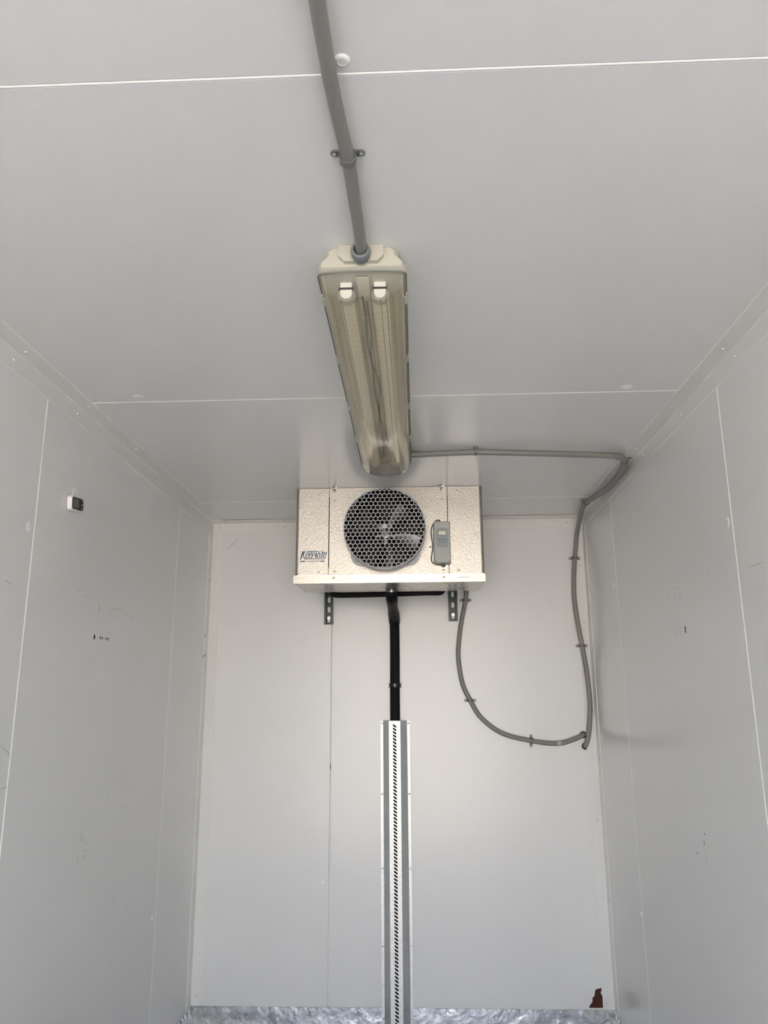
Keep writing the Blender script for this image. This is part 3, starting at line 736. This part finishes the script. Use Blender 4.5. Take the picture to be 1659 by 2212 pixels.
# ------------------------------------------------------------------ black insulated pipes
hp = G().tube([(-0.388, 3.50, 2.110), (-0.384, 3.50, 2.086), (-0.372, 3.50, 2.072), (-0.30, 3.50, 2.070), (-0.10, 3.50, 2.073), (0.05, 3.50, 2.0765), (0.105, 3.50, 2.076), (0.122, 3.50, 2.084), (0.130, 3.50, 2.110)], 0.0125, seg=16).build('insulated_pipe', M['rubber'])
tag(hp, 'thin black insulated pipe running level behind the evaporator drip pan', 'pipe')
dp = thing('drain_pipe', 'black insulated vertical drain pipe from the drip pan into the metal channel', 'pipe', (-0.103, YB, 1.2))
G().tube([(-0.1035, 3.6755, 0.03), (-0.1035, 3.6755, 0.40), (-0.1035, 3.6755, 1.0), (-0.1045, 3.6755, 1.55), (-0.103, 3.6755, 1.80), (-0.103, 3.672, 1.93), (-0.104, 3.655, 1.975)], 0.0228, seg=20, step=0.03).build('pipe_insulation', M['rubber'], dp)
G().tube([(-0.103, 3.655, 1.955), (-0.104, 3.62, 1.985), (-0.1065, 3.50, 2.018), (-0.107, 3.40, 2.045), (-0.107, 3.386, 2.066)], 0.0265, seg=18,
         rr=lambda t: 0.0250 + 0.0020 * math.sin(t * 9) ).build('tape_wrap', M['tape'], dp)
G().tube([(-0.120, 3.612, 1.960), (-0.113, 3.575, 1.985), (-0.116, 3.530, 1.998), (-0.118, 3.47, 2.012)], 0.007, seg=8).build('loose_tape', M['tape'], dp)
G().lathe((-0.107, 3.386, 2.064), (0, 0, 1), [(0.016, 0), (0.016, 0.006), (0.012, 0.008)], 20).build('pipe_collar', M['steel'], dp)
cl = thing('pipe_clamp', 'small dark steel clamp holding the black drain pipe above the channel', 'clamp', (-0.104, YB, 1.667))
g = G()
arc = [(-0.136, 3.6975), (-0.1295, 3.6975)] + [(-0.104 - 0.0256 * math.cos(a), 3.6755 - 0.0256 * math.sin(a)) for a in [math.pi * k / 12 for k in range(13)]] + [(-0.0785, 3.6975), (-0.072, 3.6975)]
prof2 = arc + [(x, y - 0.0018) if i in (0, 1, len(arc) - 1, len(arc) - 2) else (-0.104 + (x + 0.104) * 1.07, 3.6755 + (y - 3.6755) * 1.07) for i, (x, y) in reversed(list(enumerate(arc)))]
g.prism(prof2, lambda a, b, h: Vector((a, b, 1.660 + h)), 0.016)
g.build('clamp_band', M['black'], cl)
for sx in (-1, 1):
    G().lathe((-0.104 + sx * 0.0315, YB - 0.003, 1.668), (0, -1, 0), [(0.0035, 0), (0.0030, 0.003), (0, 0.0035)], 10).build('screw', M['steel'], cl)

# ------------------------------------------------------------------ galvanised channel cover with slotted strip
ch = thing('channel_cover', 'galvanised metal channel cover with a slotted centre strip on the back wall', 'channel', (-0.105, YB, 0.0))
CZT, CZB = 1.508, 0.02
# plan profile: flanges on the wall, sloped grey webs, raised strip
FYW = YB - 0.0045; RY = YB - 0.052
xa, xb, xc, xd, xe, xf = -0.1735, -0.1605, -0.1330, -0.0800, -0.0500, -0.0370
def bent(pts, t):
    up = pts; dn = [(x, y - t) for x, y in pts]
    return up + list(reversed(dn))
for p, nm, m in ((((xa, FYW), (xb, FYW)), 'flange', 'strip'), (((xe, FYW), (xf, FYW)), 'flange', 'strip'),
                 (((xb, FYW), (xb + 0.001, FYW - 0.006), (xc, RY)), 'side_web', 'galv'), (((xd, RY), (xe - 0.001, FYW - 0.006), (xe, FYW)), 'side_web', 'galv')):
    o = G().prism(bent(list(p), 0.0015), lambda a, b, h: Vector((a, b, CZB + h)), CZT - CZB).build(nm, M[m], ch, smooth=0)
    if nm == 'flange':
        xm = (p[0][0] + p[1][0]) / 2
        for z in (1.497, 1.187, 0.873, 0.560, 0.25):
            G().lathe((xm, FYW - 0.0015, z), (0, -1, 0), [(0.0048, 0), (0.0044, 0.0014), (0.0024, 0.0024), (0, 0.0016)], 12).build('rivet', M['steel'], o)
g = G(); P_ = 0.01475; shear = -0.62
nc = int((CZT - 0.10) / P_); sw = (xd - xc) / 2; sx_ = (xc + xd) / 2
zt = CZT - 0.004 + shear * 0
F0 = FY(RY)
for k in range(nc):
    zc = CZT - 0.022 - P_ * k
    g.holed(sw, P_ / 2, lambda a: 1 / ((abs(math.cos(a)) / 0.0082) ** 4 + (abs(math.sin(a)) / 0.0047) ** 4) ** 0.25, lambda a, b, h, zc=zc: F0(sx_ + a, zc + b + shear * a, h), 0.0016, 12)
# plain ends that close the sheared pattern to straight cuts
zt0 = CZT - 0.022 + P_ / 2
g.prism([(xc, zt0 - shear * sw), (xd, zt0 + shear * sw), (xd, CZT + 0.001), (xc, CZT + 0.001)], F0, 0.0016)
zb0 = CZT - 0.022 - P_ * (nc - 0.5)
g.prism([(xc, CZB), (xd, CZB), (xd, zb0 + shear * sw), (xc, zb0 - shear * sw)], F0, 0.0016)
bmesh.ops.remove_doubles(g.b, verts=g.b.verts, dist=1e-6)
g.build('slotted_strip', M['strip'], ch, smooth=0)

# ------------------------------------------------------------------ flexible conduits and their straps
CR1, CR2 = 0.0110, 0.0110
c1 = G().tube([(-0.118, -1.45, 2.4515), (-0.116, -0.60, 2.4515), (-0.114, 0.10, 2.4505), (-0.1125, 0.50, 2.450), (-0.1115, 0.7755, 2.4495), (-0.1096, 0.868, 2.4495), (-0.1091, 0.9003, 2.4495), (-0.1063, 0.9554, 2.4505), (-0.1012, 1.0296, 2.4515), (-0.0985, 1.0702, 2.4515), (-0.0965, 1.1675, 2.449), (-0.0948, 1.2301, 2.446), (-0.0947, 1.2988, 2.443), (-0.0955, 1.335, 2.4415)], CR1, seg=18, rib=0.00010, pitch=0.005).build('flexible_conduit', M['conduit'])
tag(c1, 'grey ribbed conduit running along the ceiling from the doorway to the light fixture', 'conduit')
c2 = G().tube([(-0.019, 2.611, 2.450), (0.02, 2.612, 2.450), (0.101, 2.606, 2.451), (0.219, 2.601, 2.4515), (0.337, 2.598, 2.446), (0.500, 2.605, 2.441), (0.666, 2.630, 2.441), (0.736, 2.665, 2.445), (0.774, 2.735, 2.450), (0.795, 2.83, 2.446),
               (0.7945, 2.935, 2.440), (0.789, 3.095, 2.440), (0.776, 3.25, 2.447), (0.764, 3.344, 2.4505), (0.768, 3.45, 2.447), (0.780, 3.56, 2.436), (0.787, 3.64, 2.415), (0.784, 3.680, 2.375), (0.777, 3.684, 2.320),
               (0.769, 3.6855, 2.262), (0.758, 3.684, 2.17), (0.753, 3.682, 2.072), (0.762, 3.684, 1.952), (0.776, 3.6855, 1.844), (0.788, 3.683, 1.727), (0.7935, 3.681, 1.601), (0.7885, 3.680, 1.518), (0.777, 3.683, 1.440), (0.765, 3.686, 1.402), (0.762, 3.6970, 1.393)],
              CR2, seg=16, rib=0.00012, pitch=0.0046, ymax=YB - 0.0013).build('flexible_conduit', M['conduit'])
tag(c2, 'long grey conduit from the light fixture around the right corner and down the back wall', 'conduit')
c3 = G().tube([(0.247, 3.686, 2.30), (0.2455, 3.6865, 2.15), (0.238, 3.6875, 2.065), (0.218, 3.686, 1.975), (0.205, 3.685, 1.903), (0.1955, 3.684, 1.795), (0.211, 3.686, 1.678), (0.2455, 3.6875, 1.598), (0.294, 3.685, 1.519), (0.387, 3.685, 1.451), (0.518, 3.6875, 1.417), (0.637, 3.685, 1.405), (0.712, 3.682, 1.424), (0.744, 3.685, 1.437), (0.757, 3.6970, 1.442)],
              CR2, seg=16, rib=0.00012, pitch=0.0046, ymax=YB - 0.0013).build('flexible_conduit', M['conduit'])
tag(c3, 'grey conduit looping down the back wall from under the evaporator to the wall hole', 'conduit')
for (x, z, cn) in ((0.762, 1.392, c2), (0.757, 1.442, c3)):
    G().lathe((x, YB - 0.0002, z), (0, -1, 0), [(0.0185, 0), (0.0180, 0.0012), (0.0154, 0.0016), (0.0152, 0.0001)], 24).build('sealant_ring', M['putty'], cn)
    G().lathe((x, YB - 0.0007, z), (0, -1, 0), [(0.0145, 0), (0, 0.0003)], 20).build('cable_hole', M['hole'], wall_back)
G().tube([(0.634, 3.685, 1.4055), (0.650, 3.685, 1.4075)], 0.0124, seg=14, step=0.004).build('damaged_sleeve', M['putty'], c3)

def strap(c, n, a, r, label, lift=0.0, wd=0.013):
    """c: point on the surface under the conduit, n: away from the surface, a: direction of the ears"""
    n, a = Vector(n).normalized(), Vector(a).normalized(); t = n.cross(a)
    s_ = thing('conduit_strap', label, 'strap', c)
    c = Vector(c); th = 0.0022; R = r + 0.0006; H = r + lift
    ear = R + 0.0165
    inner = [(-R, 0.0022)] + [(-R * math.cos(q), H + R * math.sin(q)) for q in [math.pi * k / 12 for k in range(13)]] + [(R, 0.0022)]
    outer = [(R + th, 0.0022 + th)] + [((R + th) * math.cos(q), H + (R + th) * math.sin(q)) for q in [math.pi * k / 12 for k in range(13)]] + [(-R - th, 0.0022 + th)]
    g = G()
    g.prism(inner + outer, lambda u, v, h: c + a * u + n * v + t * (h - wd / 2), wd)
    for sg in (-1, 1):
        el = [(sg * R * 0.98, -wd / 2), (sg * (ear - wd / 2), -wd / 2)] + [(sg * (ear - wd / 2 + wd / 2 * math.sin(q)), -wd / 2 * math.cos(q)) for q in [math.pi * k / 8 for k in range(1, 8)]] + [(sg * (ear - wd / 2), wd / 2), (sg * R * 0.98, wd / 2)]
        g.prism(el, lambda u, v, h: c + a * u + t * v + n * (0.0004 + h), 0.0034)
    g.build('strap_band', M['strap'], s_, smooth=35)
    for sg in (-1, 1):
        G().lathe(c + a * (sg * (ear - wd / 2)) + n * 0.0038, n, [(0.0042, 0), (0.0040, 0.0018), (0.0026, 0.0030), (0.0014, 0.0026), (0, 0.0016)], 12).build('screw', M['steel'], s_)
strap((-0.0990, 1.068, ZC), (0, 0, -1), (1, 0.02, 0), CR1, 'grey U strap holding the conduit on the ceiling in front of the light fixture', lift=0.0016, wd=0.013)
strap((0.219, 2.601, ZC), (0, 0, -1), (0.02, 1, 0), CR2, 'grey U strap on the ceiling conduit just right of the light fixture')
strap((0.7760, 2.738, ZC - LT), (0, 0, -1), (1, -0.3, 0), CR2, 'dark strap where the ceiling conduit turns along the right corner trim', lift=0.001, wd=0.011)
strap((0.7640, 3.344, ZC - LT), (0, 0, -1), (1, 0.05, 0), CR2, 'dark strap at the end of the corner conduit, above its bend down the wall', lift=0.0005, wd=0.011)
strap((0.7690, YB - LT, 2.262), (0, -1, 0), (1, 0, 0), CR2, 'upper grey strap on the conduit down the right end of the back wall')
strap((0.7760, YB - LT, 1.844), (0, -1, 0), (1, 0, 0), CR2, 'lower grey strap on the conduit down the right end of the back wall')
strap((0.2380, YB, 2.065), (0, -1, 0), (1, 0, 0), CR2, 'grey strap on the looping conduit right below the evaporator')
strap((0.2455, YB, 1.598), (0, -1, 0), (1, 0, 0), CR2, 'grey strap midway down the looping conduit, left side of the loop')
strap((0.5180, YB, 1.417), (0, -1, 0), (0.03, 0, 1), CR2, 'upright grey strap at the bottom of the looping conduit')

# ------------------------------------------------------------------ fluorescent light fixture
LX, LY0, LY1 = -0.0965, 1.345, 2.622
lf = thing('light_fixture', 'long unlit fluorescent ceiling light with yellowed clear cover and cream end', 'light', (LX, (LY0 + LY1) / 2, ZC))
def section(hw, ztop, zbot, y, htop): # cream base cross-section ring
    pts = [(-htop, ztop), (-htop * 1.18, ztop - 0.006), (-hw * 0.80, ztop - 0.013), (-hw * 0.90, ztop - 0.022), (-hw * 0.965, zbot + 0.013), (-hw, zbot + 0.010), (-hw, zbot)]
    pts += [(-a, b) for a, b in reversed(pts)]
    return [Vector((LX + a, y, b)) for a, b in pts]
g = G()
HW = 0.0875; ZR = 2.418
g.loft([section(HW * 0.90, ZC - 0.0005, ZR + 0.006, LY0 - 0.004, 0.055), section(HW * 0.97, ZC - 0.0005, ZR + 0.001, LY0 + 0.004, 0.060), section(HW, ZC - 0.0005, ZR, LY0 + 0.014, 0.062),
        section(HW, ZC - 0.0005, ZR, LY1 - 0.014, 0.062), section(HW * 0.97, ZC - 0.0005, ZR + 0.001, LY1 - 0.004, 0.060), section(HW * 0.90, ZC - 0.0005, ZR + 0.006, LY1, 0.055)])
g.build('housing', M['cream'], lf, smooth=30)
g = G()
bossp = [(-0.044, ZC - 0.0006), (0.044, ZC - 0.0006), (0.044, ZC - 0.022), (0.032, ZC - 0.035), (-0.032, ZC - 0.035), (-0.044, ZC - 0.022)]
g.prism(bossp, lambda a, b, h: Vector((LX + a, LY0 - 0.016 + h, b)), 0.03); g.build('end_boss', M['cream'], lf, smooth=0)
# rim frame that the diffuser snaps into
def dring(hw, zt, dep, y, n=28, p=2.6):
    r = [(hw, zt)] if False else []
    for k in range(n + 1):
        a = math.pi * k / n
        c, s_ = math.cos(a), math.sin(a)
        q = 1 / ((abs(c)) ** p + (abs(s_)) ** p) ** (1 / p)
        r.append((hw * q * c, zt - dep * q * s_))
    return r
def ribbed(hw, zt, dep, y, amp=0.0):
    R = dring(hw, zt, dep, y, 120 if amp else 28)
    out = []
    for i, (a, b) in enumerate(R):
        k = 1 + amp * (abs(math.sin(math.pi * i / 8)) if amp else 0)
        out.append(Vector((LX + a * k, y, zt + (b - zt) * k)))
    return out
DEP = 0.054
g = G()  # open shell between the ends: outer surface and inner surface
ys = [LY0 + 0.016 + (LY1 - LY0 - 0.075) * k / 12 for k in range(13)]
g.loft([ribbed(HW * 0.955, ZR, DEP, y, 0.006) for y in ys], closed=False, caps=False)
diff = g.build('diffuser', M['clear'], lf, smooth=60, label='clear ribbed plastic cover, yellowed')
g = G()
fr = [Vector(v) for v in ribbed(HW * 0.955, ZR, DEP, LY0 + 0.012, 0)]
g.loft([ribbed(HW * 0.955, ZR, DEP, LY0 + 0.016), ribbed(HW * 0.952, ZR, DEP, LY0 + 0.012), ribbed(HW * 0.925, ZR, DEP - 0.0025, LY0 + 0.0095)], closed=False, caps=False)
vs = [g.b.verts.new(v) for v in ribbed(HW * 0.925, ZR, DEP - 0.0025, LY0 + 0.0095)]
g.b.faces.new(vs)
g.build('diffuser_end', M['clearcap'], lf, smooth=60)
g = G()
ye = ys[-1]
prof = [(ye, 1.0), (ye + 0.020, 0.995), (ye + 0.036, 0.95), (ye + 0.046, 0.84), (ye + 0.051, 0.62)]
g.loft([ribbed(HW * 0.955 * k, ZR, DEP * k, y, 0.0) for y, k in prof], closed=False, caps=False)
vs = [g.b.verts.new(v) for v in ribbed(HW * 0.955 * 0.62, ZR, DEP * 0.62, ye + 0.051, 0.0)]
g.b.faces.new(vs)
g.build('diffuser_end', M['prism'], lf, smooth=60)
for fx in (-0.74, -0.56, -0.50, -0.17, 0.13, 0.44, 0.58, 0.73):
    s_ = (1 - abs(fx) ** 2.6) ** (1 / 2.6)
    G().tube([(LX + HW * 0.945 * fx, ys[0] + 0.01, ZR - DEP * 0.985 * s_), (LX + HW * 0.945 * fx, ys[-1], ZR - DEP * 0.985 * s_)], 0.0009 if abs(fx) < 0.7 else 0.0007, seg=6).build('moulded_rib', M['olive'], diff)
# dark gasket line and clips
g = G(); pr = ribbed(HW * 0.966, ZR + 0.001, 0.0062, 0, 0)
for sx in (-1, 1):
    g.box(LX + sx * HW - 0.0012, LX + sx * HW + 0.0012, LY0 + 0.014, LY1 - 0.012, ZR - 0.0035, ZR + 0.001, 0.0004)
g.tube([(LX - HW, LY0 + 0.016, ZR - 0.002), (LX - HW * 0.93, LY0 + 0.009, ZR - 0.001), (LX - HW * 0.5, LY0 + 0.005, ZR), (LX, LY0 + 0.004, ZR), (LX + HW * 0.5, LY0 + 0.005, ZR), (LX + HW * 0.93, LY0 + 0.009, ZR - 0.001), (LX + HW, LY0 + 0.016, ZR - 0.002)], 0.0015, seg=8)
g.build('gasket', M['strap'], lf)
for y in (1.444, 1.728, 2.043, 2.325, 2.600):
    for sx in (-1, 1):
        g = G()
        x = LX + sx * (HW + 0.0008)
        g.box(min(x, x - sx * 0.0026), max(x, x - sx * 0.0026), y - 0.019, y + 0.019, ZR - 0.011, ZR + 0.013, 0.001)
        g.box(min(x, x - sx * 0.010), max(x, x - sx * 0.010), y - 0.016, y + 0.016, ZR - 0.0125, ZR - 0.0105, 0.0005)
        g.build('clip', M['cliplight'], lf, smooth=0)
# inside: reflector tray, two tubes, four lampholders, ballast cover, wires
g = G()
tr_ = [(-0.080, ZR - 0.002), (-0.060, ZR + 0.012), (-0.018, ZR + 0.012), (-0.012, ZR - 0.004), (0.012, ZR - 0.004), (0.018, ZR + 0.012), (0.060, ZR + 0.012), (0.080, ZR - 0.002)]
g.prism(tr_ + [(a, b + 0.001) for a, b in reversed(tr_)], lambda a, b, h: Vector((LX + a, LY0 + 0.020 + h, b)), LY1 - LY0 - 0.085)
g.build('reflector_tray', M['tray'], lf, smooth=0)
TZ = ZR - 0.020
for sx in (-1, 1):
    x = LX + sx * 0.034
    tb = G().cyl((x, LY0 + 0.062, TZ), (x, LY1 - 0.105, TZ), 0.0175, seg=24).build('lamp_tube', M['tube'], lf)
    for yy in (LY0 + 0.060, LY1 - 0.112):
        G().cyl((x, yy, TZ), (x, yy + 0.011, TZ), 0.0180, seg=24).build('tube_cap', M['steel'], tb)
    for yy in (LY0 + 0.044, LY1 - 0.098):
        g = G()
        hpz = [(x - 0.0115, ZR + 0.014), (x - 0.0115, TZ - 0.004)] + [(x - 0.0115 * math.cos(q), TZ - 0.004 - 0.0115 * math.sin(q)) for q in [math.pi * k / 10 for k in range(1, 10)]] + [(x + 0.0115, TZ - 0.004), (x + 0.0115, ZR + 0.014)]
        g.prism(hpz, lambda a, b, h, yy=yy: Vector((a, yy + h, b)), 0.014)
        lh = g.build('lampholder', M['holder'], lf, smooth=0)
        G().box(x - 0.0150, x + 0.0150, yy - 0.0012, yy + 0.004, TZ + 0.004, TZ + 0.0085).build('pin_slot', M['black'], lh, smooth=0)
random.seed(4)
G().tube([(LX + 0.004 + 0.004 * math.sin(k * 1.3) + random.uniform(-.002, .002), LY0 + 0.10 + k * 0.075, ZR - 0.012 - 0.004 * math.sin(k * 0.9)) for k in range(15)], 0.0020, seg=6).build('wire', M['greyink'], lf)
G().tube([(LX - 0.004 + 0.002 * math.sin(k * 1.7), LY0 + 0.08 + k * 0.078, ZR - 0.011 - 0.002 * math.sin(k * 0.7)) for k in range(15)], 0.0022, seg=6).build('wire', M['scuff'], lf)
G().lathe((LX + 0.0005, LY0 - 0.037, 2.441), (0, 1, 0), [(0.0130, 0), (0.0175, 0.001), (0.0190, 0.004), (0.0190, 0.016), (0.0178, 0.017), (0.0178, 0.024)], 24).build('cable_gland', M['gland'], lf)

# ------------------------------------------------------------------ thermometer on the left wall
tm = thing('wall_thermometer', 'small white digital thermometer with black face hooked on the left wall', 'thermometer', (XL, 2.13, 2.16))
TX = XL + 0.0175
ty0, ty1, tz0, tz1 = 2.103, 2.184, 2.141, 2.185
def tsec(x, i, c=0.009):
    y0, y1, z0, z1 = ty0 + i, ty1 - i, tz0 + i, tz1 - i
    pts = []
    for cy, cz, a0 in ((y1 - c, z0 + c, -90), (y1 - c, z1 - c, 0), (y0 + c, z1 - c, 90), (y0 + c, z0 + c, 180)):
        for k in range(5):
            a = math.radians(a0 + 22.5 * k); pts.append(Vector((x, cy + c * math.cos(a), cz + c * math.sin(a))))
    return pts
G().loft([tsec(XL + 0.0005, 0.004), tsec(XL + 0.004, 0.0), tsec(TX - 0.003, 0.0), tsec(TX, 0.0025)]).build('case', M['white'], tm)
fc = G().loft([tsec(TX - 0.001, 0.0035, 0.007), tsec(TX + 0.0008, 0.0045, 0.007)]).build('face', M['black'], tm)
G().box(TX + 0.0005, TX + 0.0014, 2.112, 2.149, 2.151, 2.177, 0.0004).build('display', M['lcd'], fc, smooth=0)
for z in (2.176, 2.163, 2.150):
    G().lathe((TX + 0.0006, 2.169, z), (1, 0, 0), [(0.0050, 0), (0.0046, 0.0010), (0, 0.0014)], 16).build('button', M['button'], fc)
text_mesh('face_text', '°C °F', 0.0050, M['ctrl_label'], fc, (TX + 0.0009, 2.122, 2.1465), (math.pi / 2, 0, math.pi / 2), 0, 0.018)
G().tube([(XL + 0.010, 2.122, 2.182), (XL + 0.010, 2.121, 2.194), (XL + 0.010, 2.126, 2.203), (XL + 0.009, 2.136, 2.207), (XL + 0.007, 2.146, 2.205), (XL + 0.004, 2.152, 2.199)], 0.0014, seg=8).build('hook', M['white'], tm)
tm.rotation_euler.x = math.radians(7)
nl = G().lathe((XL, 2.168, 2.202), (1, 0, 0), [(0.0022, 0), (0.0030, 0.003), (0, 0.004)], 10).build('nail', M['white'], tm)
